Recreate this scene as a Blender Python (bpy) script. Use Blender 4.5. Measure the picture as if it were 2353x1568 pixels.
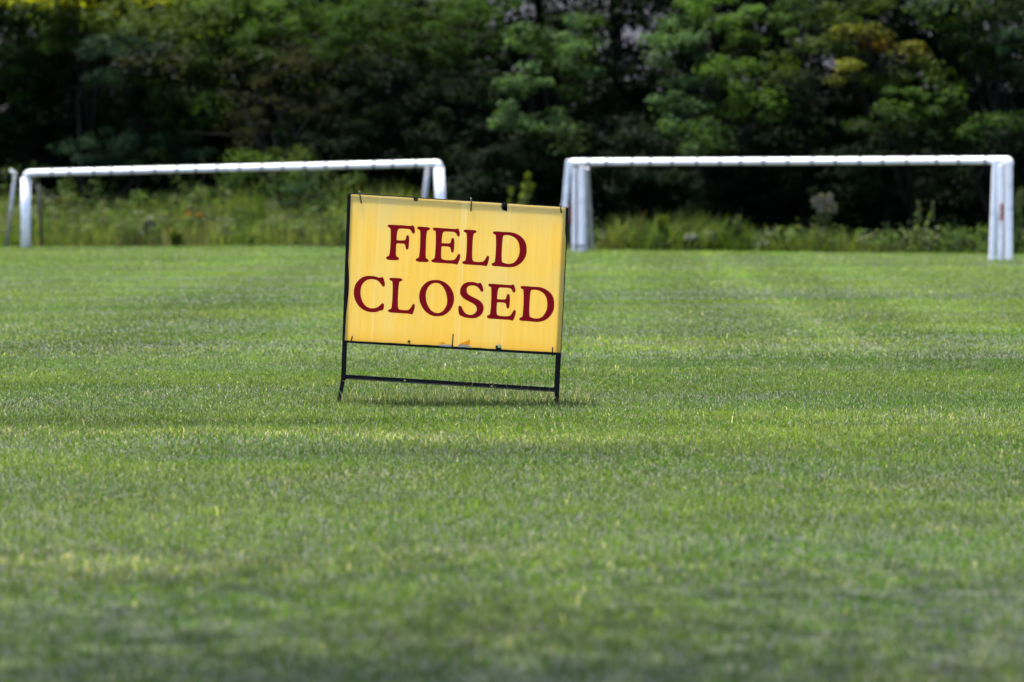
import bpy, bmesh, math, random
import numpy as np
from mathutils import Vector, Matrix

R = math.radians
scene = bpy.context.scene
for o in list(bpy.data.objects):
    bpy.data.objects.remove(o)
COL = scene.collection

# ------------------------------------------------------------------ camera
CAM_H = 0.9375          # camera height above the pitch
FPX = 9804.0            # focal length in pixels of a 2353 px wide frame (150 mm lens)
PITCH = math.atan(374.0 / FPX)
cam_data = bpy.data.cameras.new("camera")
cam_data.sensor_width = 36.0
cam_data.lens = FPX / 2353.0 * 36.0
cam_data.clip_start = 0.2
cam_data.clip_end = 3000.0
cam_data.dof.use_dof = True
cam_data.dof.focus_distance = 18.0
cam_data.dof.aperture_fstop = 4.4
cam_data.dof.aperture_blades = 9
cam = bpy.data.objects.new("camera", cam_data)
COL.objects.link(cam)
cam.location = (0, 0, CAM_H)
cam.rotation_euler = (R(90) - PITCH, 0, 0)
scene.camera = cam

# ------------------------------------------------------------------ sky, sun, exposure
SUN_EL = R(68)
SUN_AZ = R(-28)         # from +Y (behind the sign), to the left
world = bpy.data.worlds.new("World")
scene.world = world
world.use_nodes = True
wn = world.node_tree.nodes
wl = world.node_tree.links
sky = wn.new("ShaderNodeTexSky")
sky.sky_type = 'NISHITA'
sky.sun_disc = False
sky.sun_elevation = SUN_EL
sky.sun_rotation = SUN_AZ
sky.air_density = 1.0
sky.dust_density = 3.0
sky.ozone_density = 0.6
bg = wn["Background"]
bg.inputs[1].default_value = 0.15
wl.new(sky.outputs[0], bg.inputs[0])

sun_data = bpy.data.lights.new("sun", 'SUN')
sun_data.energy = 4.8
sun_data.angle = R(0.53)
sun_data.color = (1.0, 0.95, 0.87)
sun = bpy.data.objects.new("sun", sun_data)
COL.objects.link(sun)
sdir = Vector((math.sin(SUN_AZ) * math.cos(SUN_EL), math.cos(SUN_AZ) * math.cos(SUN_EL), math.sin(SUN_EL)))
sun.rotation_euler = sdir.to_track_quat('Z', 'Y').to_euler()
sun.location = (0, 20, 40)

scene.view_settings.view_transform = 'Standard'
scene.view_settings.look = 'None'
scene.view_settings.gamma = 1.0
scene.view_settings.exposure = 1.75
scene.view_settings.use_curve_mapping = False
scene.render.engine = 'CYCLES'
scene.cycles.use_denoising = True
scene.cycles.max_bounces = 8
scene.cycles.transparent_max_bounces = 4
scene.cycles.sample_clamp_indirect = 6.0

# ------------------------------------------------------------------ helpers
def P(X, Y, d):
    """a point d metres down the field, seen at (X, Y) of the 2353 px wide photograph"""
    cx = (X - 1176.5) / FPX
    cy = (784.0 - Y) / FPX
    c, s = math.cos(PITCH), math.sin(PITCH)
    dy = c + cy * s
    dz = -s + cy * c
    return Vector((cx / dy * d, d, CAM_H + dz / dy * d))

def clear_tag(o, label=None, cat=None, group=None, kind=None):
    if label: o['label'] = label
    if cat: o['category'] = cat
    if group: o['group'] = group
    if kind: o['kind'] = kind
    return o

def empty(name, loc, label=None, cat=None, group=None):
    o = bpy.data.objects.new(name, None)
    o.empty_display_size = 0.2
    COL.objects.link(o)
    o.location = loc
    clear_tag(o, label, cat, group)
    return o

def root_of(o):
    while o.parent: o = o.parent
    return o

def link(name, me, mat, parent=None):
    o = bpy.data.objects.new(name, me)
    COL.objects.link(o)
    if mat: me.materials.append(mat)
    if parent:
        o.parent = parent
    return o

def bm_obj(name, bm, mat, parent=None, smooth=False):
    if parent:
        bmesh.ops.translate(bm, verts=bm.verts, vec=-root_of(parent).location)
    bmesh.ops.recalc_face_normals(bm, faces=bm.faces)
    me = bpy.data.meshes.new(name)
    bm.to_mesh(me); bm.free()
    if smooth:
        me.polygons.foreach_set('use_smooth', [True] * len(me.polygons))
    return link(name, me, mat, parent)

def np_mesh(name, verts, loops, starts, col=None, smooth=False, normals=None):
    me = bpy.data.meshes.new(name)
    nv, nl, nf = len(verts), len(loops), len(starts)
    me.vertices.add(nv); me.loops.add(nl); me.polygons.add(nf)
    me.vertices.foreach_set('co', np.ascontiguousarray(verts, dtype=np.float32).ravel())
    me.loops.foreach_set('vertex_index', np.ascontiguousarray(loops, dtype=np.int32))
    me.polygons.foreach_set('loop_start', np.ascontiguousarray(starts, dtype=np.int32))
    if smooth:
        me.polygons.foreach_set('use_smooth', np.ones(nf, dtype=bool))
    me.update(calc_edges=True)
    if col is not None:
        a = me.color_attributes.new('col', 'FLOAT_COLOR', 'POINT')
        c4 = np.ones((nv, 4), dtype=np.float32); c4[:, :3] = col
        a.data.foreach_set('color', c4.ravel())
    return me

def bar(bm, p0, p1, w, h, up=Vector((0, 0, 1)), bevel=0.0):
    """box of section w (sideways) x h (along up) from p0 to p1"""
    p0, p1 = Vector(p0), Vector(p1)
    ax = (p1 - p0).normalized()
    sx = ax.cross(up).normalized()
    uy = sx.cross(ax).normalized()
    vs = []
    for p in (p0, p1):
        for a, b in ((-1, -1), (1, -1), (1, 1), (-1, 1)):
            vs.append(bm.verts.new(p + sx * (a * w / 2) + uy * (b * h / 2)))
    fs = [bm.faces.new([vs[i] for i in q]) for q in ((0, 1, 2, 3), (7, 6, 5, 4), (0, 4, 5, 1), (1, 5, 6, 2), (2, 6, 7, 3), (3, 7, 4, 0))]
    if bevel > 0:
        es = list({e for f in fs for e in f.edges})
        bmesh.ops.bevel(bm, geom=es, offset=bevel, segments=2, affect='EDGES', profile=0.5)

def tube(bm, pts, rad, n=12, ell=None, cap=True):
    """round tube through pts; rad is one radius or one per point; ell = (a, b) factors"""
    pts = [Vector(p) for p in pts]
    rads = rad if isinstance(rad, (list, tuple)) else [rad] * len(pts)
    rings = []
    ref = None
    for i, p in enumerate(pts):
        t = (pts[min(i + 1, len(pts) - 1)] - pts[max(i - 1, 0)]).normalized()
        if ref is None:
            ref = Vector((0, 0, 1)) if abs(t.z) < 0.9 else Vector((0, 1, 0))
        u = t.cross(ref).normalized()
        v = u.cross(t).normalized()
        ref = v
        a, b = ell if ell else (1, 1)
        rings.append([bm.verts.new(p + u * (math.cos(k * 2 * math.pi / n) * rads[i] * a) + v * (math.sin(k * 2 * math.pi / n) * rads[i] * b)) for k in range(n)])
    for r0, r1 in zip(rings, rings[1:]):
        for k in range(n):
            bm.faces.new((r0[k], r0[(k + 1) % n], r1[(k + 1) % n], r1[k]))
    if cap:
        bm.faces.new(rings[0][::-1]); bm.faces.new(rings[-1])

def blob(bm, c, r, sub=1):
    m = Matrix.Translation(c) @ Matrix.Diagonal((*(r if isinstance(r, (list, tuple)) else (r, r, r)), 1))
    bmesh.ops.create_icosphere(bm, subdivisions=sub, radius=1.0, matrix=m)

# ------------------------------------------------------------------ value noise for numpy
def vnoise(x, y, seed):
    r = np.random.RandomState(seed)
    tab = r.rand(256, 256).astype(np.float32)
    xi = np.floor(x).astype(np.int64); yi = np.floor(y).astype(np.int64)
    fx = x - xi; fy = y - yi
    fx = fx * fx * (3 - 2 * fx); fy = fy * fy * (3 - 2 * fy)
    a = tab[xi & 255, yi & 255]; b = tab[(xi + 1) & 255, yi & 255]
    c = tab[xi & 255, (yi + 1) & 255]; d = tab[(xi + 1) & 255, (yi + 1) & 255]
    return (a * (1 - fx) + b * fx) * (1 - fy) + (c * (1 - fx) + d * fx) * fy

def sstep(a, b, x):
    t = np.clip((x - a) / (b - a), 0, 1)
    return t * t * (3 - 2 * t)

def ground_z(x, y):
    x = np.asarray(x, dtype=np.float64); y = np.asarray(y, dtype=np.float64)
    z = -0.05 * sstep(-3.0, -7.0, x) * sstep(46, 58, y)
    und = 0.020 * (vnoise(x * 0.35 + 7, y * 0.42 + 3, 11) - 0.5) + 0.012 * (vnoise(x * 1.1, y * 1.3, 12) - 0.5)
    flat = sstep(0.7, 2.0, np.hypot((x + 0.25) * 0.7, y - 18.0))
    far = 1.0 - sstep(75, 110, y)
    z = z - 0.016 * np.exp(-((y - 17.9) / 1.6) ** 2) * np.exp(-((x + .25) / 1.6) ** 4)
    return z + und * flat * far

def edge_y(x):
    """where the mown field ends and the rough growth starts"""
    return 56.4 - 0.69 * x

def at_edge(px, off):
    k = (px - 1176.5) / FPX
    y = (56.4 + off) / (1 + 0.69 * k)
    return k * y, y

# ------------------------------------------------------------------ materials
def nodes(m):
    m.use_nodes = True
    return m.node_tree.nodes, m.node_tree.links, m.node_tree.nodes["Principled BSDF"]

def plain(name, col, rough=0.5, metal=0.0, spec=0.5):
    m = bpy.data.materials.new(name)
    n, l, b = nodes(m)
    b.inputs['Base Color'].default_value = (*col, 1)
    b.inputs['Roughness'].default_value = rough
    b.inputs['Metallic'].default_value = metal
    b.inputs['Specular IOR Level'].default_value = spec
    return m

def worn(name, col, col2, scale=6.0, rough=0.45, lo=0.55, hi=0.75, metal=0.0, bump=0.0, stretch=(1, 1, 1), spec=0.5):
    """a colour with patches of a second colour (dirt, scuffs, chipped paint)"""
    m = bpy.data.materials.new(name)
    n, l, b = nodes(m)
    tc = n.new('ShaderNodeTexCoord'); mp = n.new('ShaderNodeMapping'); mp.inputs['Scale'].default_value = stretch
    l.new(tc.outputs['Object'], mp.inputs['Vector'])
    t = n.new('ShaderNodeTexNoise'); t.inputs['Scale'].default_value = scale; t.inputs['Detail'].default_value = 6
    l.new(mp.outputs[0], t.inputs['Vector'])
    r = n.new('ShaderNodeMapRange'); r.inputs[1].default_value = lo; r.inputs[2].default_value = hi
    l.new(t.outputs[0], r.inputs[0])
    mx = n.new('ShaderNodeMix'); mx.data_type = 'RGBA'
    mx.inputs[6].default_value = (*col, 1); mx.inputs[7].default_value = (*col2, 1)
    l.new(r.outputs[0], mx.inputs[0]); l.new(mx.outputs[2], b.inputs['Base Color'])
    b.inputs['Roughness'].default_value = rough; b.inputs['Metallic'].default_value = metal
    b.inputs['Specular IOR Level'].default_value = spec
    if bump:
        bp = n.new('ShaderNodeBump'); bp.inputs['Strength'].default_value = bump; bp.inputs['Distance'].default_value = 0.004
        l.new(t.outputs[0], bp.inputs['Height']); l.new(bp.outputs[0], b.inputs['Normal'])
    return m

def leafy(name, transl=0.4, rough=0.45, spec=0.4, tint=(1.25, 1.25, 0.6)):
    """leaves and blades: colour from the mesh, part of the light comes through"""
    m = bpy.data.materials.new(name)
    n, l, b = nodes(m)
    at = n.new('ShaderNodeAttribute'); at.attribute_name = 'col'
    l.new(at.outputs['Color'], b.inputs['Base Color'])
    b.inputs['Roughness'].default_value = rough
    b.inputs['Specular IOR Level'].default_value = spec
    tr = n.new('ShaderNodeBsdfTranslucent')
    mu = n.new('ShaderNodeMix'); mu.data_type = 'RGBA'; mu.blend_type = 'MULTIPLY'; mu.inputs[0].default_value = 1
    mu.inputs[7].default_value = (*tint, 1)
    l.new(at.outputs['Color'], mu.inputs[6]); l.new(mu.outputs[2], tr.inputs['Color'])
    mx = n.new('ShaderNodeMixShader'); mx.inputs[0].default_value = transl
    l.new(b.outputs[0], mx.inputs[1]); l.new(tr.outputs[0], mx.inputs[2])
    l.new(mx.outputs[0], n['Material Output'].inputs['Surface'])
    return m

M_GRASS = leafy('grass_blades', 0.45, 0.36, 0.08, (1.28, 1.25, 0.50))
M_LEAF = leafy('foliage', 0.40, 0.6, 0.02, (1.3, 1.3, 0.5))
M_BARK = worn('bark', (0.010, 0.009, 0.008), (0.022, 0.02, 0.018), 9, 0.9, bump=0.5, stretch=(1, 1, 0.25), spec=0.03)
M_DEADWOOD = worn('weathered_twigs', (0.03, 0.027, 0.024), (0.05, 0.045, 0.042), 9, 0.9, spec=0.05)
M_WHITE = worn('white_painted_aluminium', (0.88, 0.87, 0.93), (0.46, 0.46, 0.54), 9, 0.45, 0.54, 0.78)
M_GALV = worn('grey_metal_tube', (0.30, 0.31, 0.34), (0.42, 0.43, 0.47), 8, 0.4, metal=0.4)
M_CLIP = plain('dark_net_clip', (0.035, 0.037, 0.05), 0.6)
M_RED = worn('faded_red_sticker', (0.24, 0.030, 0.028), (0.34, 0.09, 0.08), 14, 0.5)
M_BLACKIRON = worn('black_painted_angle_iron', (0.0035, 0.0035, 0.006), (0.008, 0.008, 0.012), 25, 0.38, bump=0.1, spec=0.14)
M_TIE = plain('black_nylon_tie', (0.008, 0.008, 0.009), 0.3)
M_BOLT = plain('rusty_bolt', (0.05, 0.04, 0.035), 0.5, 0.6)

def ground_material():
    m = bpy.data.materials.new('turf_soil')
    n, l, b = nodes(m)
    g = n.new('ShaderNodeNewGeometry')
    t = n.new('ShaderNodeTexNoise'); t.inputs['Scale'].default_value = 1.6; t.inputs['Detail'].default_value = 8
    t2 = n.new('ShaderNodeTexNoise'); t2.inputs['Scale'].default_value = 60; t2.inputs['Detail'].default_value = 4
    l.new(g.outputs['Position'], t.inputs['Vector']); l.new(g.outputs['Position'], t2.inputs['Vector'])
    cr = n.new('ShaderNodeValToRGB')
    cr.color_ramp.elements[0].position = 0.35; cr.color_ramp.elements[0].color = (0.018, 0.026, 0.008, 1)
    cr.color_ramp.elements[1].position = 0.7; cr.color_ramp.elements[1].color = (0.04, 0.05, 0.018, 1)
    l.new(t.outputs[0], cr.inputs[0])
    mx = n.new('ShaderNodeMix'); mx.data_type = 'RGBA'; mx.blend_type = 'MULTIPLY'; mx.inputs[0].default_value = 0.7
    l.new(cr.outputs[0], mx.inputs[6]); l.new(t2.outputs[0], mx.inputs[7])
    l.new(mx.outputs[2], b.inputs['Base Color'])
    b.inputs['Roughness'].default_value = 1.0
    return m
M_SOIL = ground_material()

# ------------------------------------------------------------------ ground and far slope
def build_ground():
    ys = np.concatenate([np.linspace(-40, 5, 16), np.arange(5.5, 72, 0.35), np.geomspace(73, 1200, 26)])
    nx = 90
    V = []
    t = np.linspace(-1, 1, nx)
    rows = []
    for y in ys:
        half = 14 + max(0, (y - 60)) * 0.8 if y > 0 else 30
        x = np.sign(t) * (np.abs(t) ** 1.6) * half if half > 20 else t * half
        rows.append(np.stack([x, np.full(nx, y), ground_z(x, np.full(nx, y))], 1))
    V = np.concatenate(rows)
    ny = len(ys)
    idx = np.arange(nx * ny).reshape(ny, nx)
    q = np.stack([idx[:-1, :-1], idx[:-1, 1:], idx[1:, 1:], idx[1:, :-1]], -1).reshape(-1, 4)
    me = np_mesh('ground', V, q.ravel(), np.arange(len(q)) * 4, smooth=True)
    o = link('ground', me, M_SOIL); o['kind'] = 'structure'
build_ground()

def build_slope():
    """pale grey gravel slope far behind the trees, seen through the gaps"""
    m = worn('grey_gravel', (0.040, 0.039, 0.056), (0.018, 0.018, 0.024), 0.9, 0.95, 0.35, 0.65, bump=0.6)
    nx, ny = 80, 24
    rng = np.random.RandomState(5)
    X = np.linspace(-60, 60, nx); S = np.linspace(0, 1, ny)
    gx, gs = np.meshgrid(X, S)
    gy = 82 + gs * 14 + 1.5 * vnoise(gx * 0.2, gs * 4, 31) - gx * 0.4
    gz = -0.5 + gs * 13 + 1.2 * (vnoise(gx * 0.3 + 9, gs * 6, 32) - 0.5)
    V = np.stack([gx, gy, gz], -1).reshape(-1, 3)
    idx = np.arange(nx * ny).reshape(ny, nx)
    q = np.stack([idx[:-1, :-1], idx[:-1, 1:], idx[1:, 1:], idx[1:, :-1]], -1).reshape(-1, 4)
    # back side so the slope is a solid ridge
    B = V.reshape(ny, nx, 3)[-1].copy(); B[:, 1] += 30; B[:, 2] = -0.5
    V2 = np.concatenate([V, B]); base = nx * ny
    top = idx[-1]
    q2 = np.stack([top[:-1], top[1:], base + np.arange(1, nx), base + np.arange(nx - 1)], -1)
    q = np.concatenate([q, q2])
    me = np_mesh('hill', V2, q.ravel(), np.arange(len(q)) * 4, smooth=True)
    o = link('hill', me, m); o['kind'] = 'structure'
build_slope()

# ------------------------------------------------------------------ mown grass
def blades(name, x, y, h, w, lean, az, col, mat, kind='stuff', parent=None, tipshade=1.0):
    n = len(x)
    z = ground_z(x, y) - 0.004
    if parent:
        L = root_of(parent).location; x = x - L.x; y = y - L.y; z = z - L.z
    rng = np.random.RandomState(n % 9973)
    face = rng.rand(n) * 2 * np.pi
    sx, sy = np.cos(face) * w / 2, np.sin(face) * w / 2
    dx, dy = np.cos(az) * lean, np.sin(az) * lean
    V = np.empty((n, 5, 3), np.float32)
    V[:, 0] = np.stack([x - sx, y - sy, z], 1)
    V[:, 1] = np.stack([x + sx, y + sy, z], 1)
    mx, my = x + dx * h * 0.35, y + dy * h * 0.35
    mz = z + h * 0.6
    V[:, 2] = np.stack([mx + sx * 0.8, my + sy * 0.8, mz], 1)
    V[:, 3] = np.stack([mx - sx * 0.8, my - sy * 0.8, mz], 1)
    tz = z + h * np.sqrt(np.clip(1 - (lean * 0.75) ** 2, 0.15, 1))
    V[:, 4] = np.stack([x + dx * h, y + dy * h, tz], 1)
    i0 = np.arange(n, dtype=np.int32)[:, None] * 5
    loops = np.concatenate([i0 + 0, i0 + 1, i0 + 2, i0 + 3, i0 + 3, i0 + 2, i0 + 4], 1).ravel()
    s = np.arange(n, dtype=np.int32) * 7
    starts = np.stack([s, s + 4], 1).ravel()
    c = np.repeat(col[:, None, :], 5, 1).reshape(-1, 3)
    me = np_mesh(name, V.reshape(-1, 3), loops, starts, c)
    o = link(name, me, mat, parent)
    if kind: o['kind'] = kind
    return o

def lawn():
    rng = np.random.RandomState(3)
    segs = [(6.6, 10, 8500, 0.0024), (10, 15, 8500, 0.0024), (15, 22, 8500, 0.0026), (22, 32, 2600, 0.0042), (32, 44, 1400, 0.006), (44, 63, 750, 0.009)]
    xs, ys, ws = [], [], []
    for a, b, rho, w in segs:
        hb = 0.125 * b + 1.3
        n = int(rho * (b - a) * 2 * hb)
        y = a + rng.rand(n) * (b - a); x = (rng.rand(n) * 2 - 1) * hb
        k = np.abs(x) < 0.125 * y + 1.3
        k &= y < edge_y(x) + 0.2 + 0.9 * vnoise(x * 1.6, y * .8, 29)
        xs.append(x[k]); ys.append(y[k]); ws.append(np.full(k.sum(), w))
    x = np.concatenate(xs); y = np.concatenate(ys); w = np.concatenate(ws)
    n = len(x)
    big = vnoise(x * 0.45 + 3, y * 0.55 + 5, 21)
    mid = vnoise(x * 1.1, y * 1.9, 22)
    fine = vnoise(x * 6.0, y * 7.0, 23)
    dry = vnoise(x * 0.9 + 40, y * 1.3 + 11, 24) * 0.5 + vnoise(x * 2.6, y * 3.6, 25) * 0.5
    r1 = rng.rand(n); r2 = rng.rand(n); r3 = rng.rand(n)
    g_lush = np.array([0.040, 0.090, 0.007]); g_yel = np.array([0.082, 0.122, 0.028]); g_blue = np.array([0.056, 0.100, 0.026])
    straw_glint = np.array([0.205, 0.205, 0.150])  # dry blade colour, paled so some blades double as sun glints
    t = np.clip(0.45 + 1.0 * (big - 0.5) + 1.2 * (mid - 0.5) + 0.5 * (r1 - 0.5), 0, 1)[:, None]
    col = g_lush * (1 - t) + g_yel * t
    bl = np.clip(sstep(0.45, 0.8, vnoise(x * 0.7 + 60, y * 1.1 + 20, 26)) * 0.6 + 0.3 * (r2 - 0.5), 0, 1)[:, None]
    col = col * (1 - bl) + g_blue * bl
    col = col * (1 + 0.24 * sstep(26, 44, y))[:, None]  # far blades brightened in colour, imitating sunlit tips seen at a grazing angle
    # mower and wheel tracks running away down the field, sheen put into colour
    for (sx_, sw_, sa_) in ((1.97, .13, .20), (1.35, .28, -.10), (-1.15, .38, .16), (-2.3, .30, -.10), (0.75, .30, .12), (3.1, .35, .14), (-3.4, .5, .14), (2.5, .22, -.08)):
        col = col * (1 + 1.6 * sa_ * np.exp(-((x - sx_ - .02 * (y - 30)) / sw_) ** 2) * sstep(19, 25, y))[:, None]
    # scattered straw blades that double as glints, more of them in dry patches and along the old touch line
    line = np.exp(-((x - 1.97) / 0.10) ** 2) * sstep(20, 24, y) * (1 - sstep(37, 41, y))
    pst = 0.045 + 0.12 * sstep(0.56, 0.8, dry) + 0.16 * line
    # brown worn streaks near the camera and left of the sign
    for (cx, cy, rx, ry, a) in ((-0.95, 15.55, 1.3, 0.30, .5), (-0.25, 15.2, .7, .22, .55), (-0.75, 10.3, .45, .2, .6), (-1.25, 10.35, .5, .2, .4), (0.15, 10.25, .5, .18, .35), (0.8, 10.1, .6, .2, .35), (1.4, 16.4, .8, .5, .25), (-2.0, 15.7, .8, .25, .4)):
        pst = pst + 0.34 * a * np.exp(-((x - cx) / rx) ** 2 - ((y - cy) / ry) ** 2)
    k = (r3 < pst)[:, None]
    col = np.where(k, straw_glint * (0.7 + 0.6 * r2[:, None]), col)
    col = col * (0.45 + 1.0 * rng.rand(n)[:, None] ** 1.3) * (0.85 + 0.3 * fine[:, None]) * (0.86 + 0.42 * vnoise(x * .35 + 80, y * 1.5, 30))[:, None]
    h = 0.014 + 0.014 * rng.rand(n) + 0.008 * (mid - 0.5) + 0.007 * (fine - .5)
    # lush patches, with the shading of dips and mowing bands put into colour
    for (cx, cy, rx, ry, a) in ((-1.6, 16.4, 1.3, 0.42, .42), (-0.4, 14.6, 1.0, 0.35, .22), (1.7, 13.4, .9, .5, .2), (-1.0, 12.4, .7, .3, .2), (0.9, 11.7, .8, .3, .18), (2.6, 22, 1.4, 1.0, .18), (-2.2, 24, 1.2, 1.2, .18), (0.2, 33, 2.4, 1.6, .15)):
        g_ = np.exp(-((x - cx) / rx) ** 2 - ((y - cy) / ry) ** 2)
        col = col * (1 - a * g_)[:, None]
    h *= 1 + 1.3 * (rng.rand(n) < 0.010)
    # uncut growth round the legs of the sign
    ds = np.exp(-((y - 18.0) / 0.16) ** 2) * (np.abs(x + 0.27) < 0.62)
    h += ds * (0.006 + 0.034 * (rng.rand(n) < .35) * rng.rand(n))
    col = np.where((ds > .3)[:, None], col * (0.55 + .35 * r1[:, None]), col)  # blades here darkened to deepen the shadow under the sign
    lean = 0.35 + 0.75 * rng.rand(n) ** .8
    az = rng.rand(n) * 2 * np.pi
    # mower combs the blades one way in broad bands
    band = vnoise(x * 0.25 + 5, y * 0.5, 28)
    comb = rng.rand(n) < 0.22
    az = np.where(comb, np.where(band > 0.5, -np.pi / 2, np.pi / 2) + 0.9 * (rng.rand(n) - 0.5), az)
    w = w * (0.7 + 0.6 * rng.rand(n))
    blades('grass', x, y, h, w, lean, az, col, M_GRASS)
lawn()

def tall_blades():
    """longer seed stalks the mower missed under the sign"""
    rng = np.random.RandomState(8)
    n = 520
    x = -0.72 + rng.rand(n) * 1.05; y = 18.0 + rng.normal(0, 0.10, n)
    h = 0.045 + 0.085 * rng.rand(n) ** 2
    w = 0.0016 + 0.001 * rng.rand(n)
    lean = 0.2 + 0.75 * rng.rand(n); az = rng.rand(n) * 2 * np.pi
    c = np.where((rng.rand(n) < 0.4)[:, None], np.array([0.24, 0.22, 0.13]), np.array([0.05, 0.09, 0.02])) * (0.7 + 0.6 * rng.rand(n)[:, None])
    blades('long_grass', x, y, h, w, lean, az, c, M_GRASS)
tall_blades()

# ------------------------------------------------------------------ the sign
Y_PANEL = 18.0
def S(u, v, d=Y_PANEL):
    """sign drawing coordinates (1100 source px shown at 1725) to the sign's plane"""
    return P((1300 + u / 1.5682) / 1.74087, (700 + v / 1.5682) / 1.74087, d)
def SRC(x, y, d=Y_PANEL):
    return P(x / 1.74087, y / 1.74087, d)

F_ = [(152,185),(165,158),(200,143),(300,145),(560,158),(800,176),(860,172),(905,166),(930,200),(950,270),(956,340),(945,390),(912,410),(880,385),(845,325),(810,290),(760,272),(660,264),(560,258),(500,264),(462,290),(440,345),(428,430),(420,520),(422,590),(450,602),(600,605),(650,600),(680,570),(695,510),(710,468),(738,447),(765,462),(780,500),(787,570),(782,700),(775,790),(755,855),(725,880),(695,862),(680,815),(668,745),(640,712),(590,700),(500,696),(430,697),(410,720),(405,800),(398,920),(400,1020),(415,1075),(460,1100),(488,1130),(485,1165),(440,1188),(360,1190),(220,1184),(140,1165),(108,1130),(115,1095),(160,1070),(195,1045),(212,960),(228,820),(238,640),(242,480),(240,330),(232,260),(205,235),(168,212)]
I_ = [(1020,243),(1035,210),(1070,200),(1130,200),(1240,210),(1340,217),(1385,235),(1402,262),(1385,292),(1340,312),(1315,335),(1300,420),(1285,560),(1280,760),(1275,900),(1273,1030),(1280,1115),(1300,1140),(1340,1165),(1360,1200),(1345,1232),(1290,1246),(1200,1244),(1080,1236),(1005,1215),(975,1180),(985,1150),(1030,1128),(1065,1105),(1082,1020),(1100,860),(1108,640),(1112,440),(1105,325),(1080,295),(1035,270)]
E_ = [(1480,272),(1490,240),(1520,230),(1600,232),(1800,246),(2000,260),(2130,268),(2180,262),(2225,255),(2245,285),(2270,360),(2278,420),(2268,470),(2238,495),(2205,475),(2170,410),(2135,375),(2080,357),(1960,347),(1860,345),(1805,352),(1778,385),(1762,450),(1748,560),(1745,660),(1755,683),(1850,690),(1950,692),(1995,675),(2012,630),(2025,570),(2045,542),(2072,535),(2100,550),(2115,610),(2118,700),(2110,830),(2095,920),(2060,968),(2028,950),(2012,890),(1998,830),(1970,800),(1910,786),(1800,782),(1745,785),(1735,830),(1728,950),(1726,1060),(1735,1125),(1765,1160),(1830,1177),(1950,1187),(2060,1185),(2120,1165),(2170,1110),(2205,1045),(2235,1008),(2265,1005),(2285,1030),(2288,1080),(2275,1150),(2250,1225),(2220,1290),(2195,1317),(2165,1312),(2100,1296),(1950,1286),(1700,1270),(1540,1260),(1460,1240),(1437,1205),(1448,1175),(1490,1157),(1525,1130),(1540,1050),(1555,900),(1565,700),(1567,500),(1562,345),(1530,320),(1495,300)]
L_ = [(108,185),(115,155),(150,142),(220,142),(320,147),(420,155),(470,170),(490,200),(475,232),(430,250),(405,270),(392,340),(375,470),(365,660),(360,820),(362,960),(372,1030),(400,1070),(460,1085),(560,1092),(640,1090),(690,1070),(735,1020),(775,950),(800,918),(825,908),(850,925),(857,970),(848,1040),(825,1120),(800,1190),(775,1217),(745,1215),(700,1205),(620,1195),(450,1184),(250,1172),(130,1160),(80,1140),(66,1110),(80,1082),(130,1062),(160,1040),(175,960),(192,800),(200,600),(203,420),(195,265),(170,235),(125,212)]
D_ = [(968,237),(978,205),(1010,194),(1100,193),(1250,206),(1400,212),(1520,222),(1630,250),(1740,305),(1840,385),(1910,480),(1950,590),(1963,720),(1955,850),(1915,970),(1840,1080),(1740,1170),(1610,1230),(1470,1250),(1330,1242),(1150,1226),(1000,1215),(945,1195),(928,1160),(942,1132),(990,1112),(1020,1090),(1035,980),(1050,800),(1058,600),(1058,430),(1050,310),(1020,285),(980,262)]
Di = [(1275,330),(1310,308),(1380,303),(1470,315),(1570,355),(1660,425),(1720,520),(1750,640),(1755,760),(1738,880),(1690,990),(1620,1080),(1540,1130),(1440,1148),(1340,1135),(1270,1108),(1240,1080),(1230,1000),(1228,860),(1235,700),(1245,550),(1258,410)]
C_ = [(610,105),(700,112),(790,135),(870,158),(910,148),(955,143),(985,170),(1010,250),(1028,330),(1025,390),(990,425),(955,405),(905,340),(850,275),(790,235),(710,210),(620,203),(530,218),(450,260),(380,330),(335,420),(312,530),(312,650),(335,770),(380,880),(450,975),(530,1030),(620,1058),(710,1055),(790,1032),(860,990),(910,940),(950,912),(980,918),(1000,950),(1003,1010),(990,1070),(965,1110),(935,1127),(905,1122),(820,1155),(740,1173),(640,1173),(520,1155),(400,1105),(290,1025),(200,910),(140,780),(112,640),(118,500),(155,370),(220,270),(310,180),(400,132),(500,108)]
O_ = [(620,150),(740,165),(860,210),(970,290),(1060,395),(1120,520),(1150,660),(1140,810),(1095,940),(1020,1060),(915,1150),(800,1205),(660,1222),(520,1205),(390,1145),(280,1050),(195,920),(140,780),(122,640),(140,500),(190,380),(270,280),(370,200),(490,160)]
Oi = [(620,240),(540,250),(460,290),(390,365),(345,460),(322,580),(325,700),(345,810),(390,920),(450,1015),(530,1085),(620,1120),(710,1118),(800,1080),(870,1005),(920,910),(945,800),(942,680),(920,560),(880,450),(820,350),(740,275),(680,248)]
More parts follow.
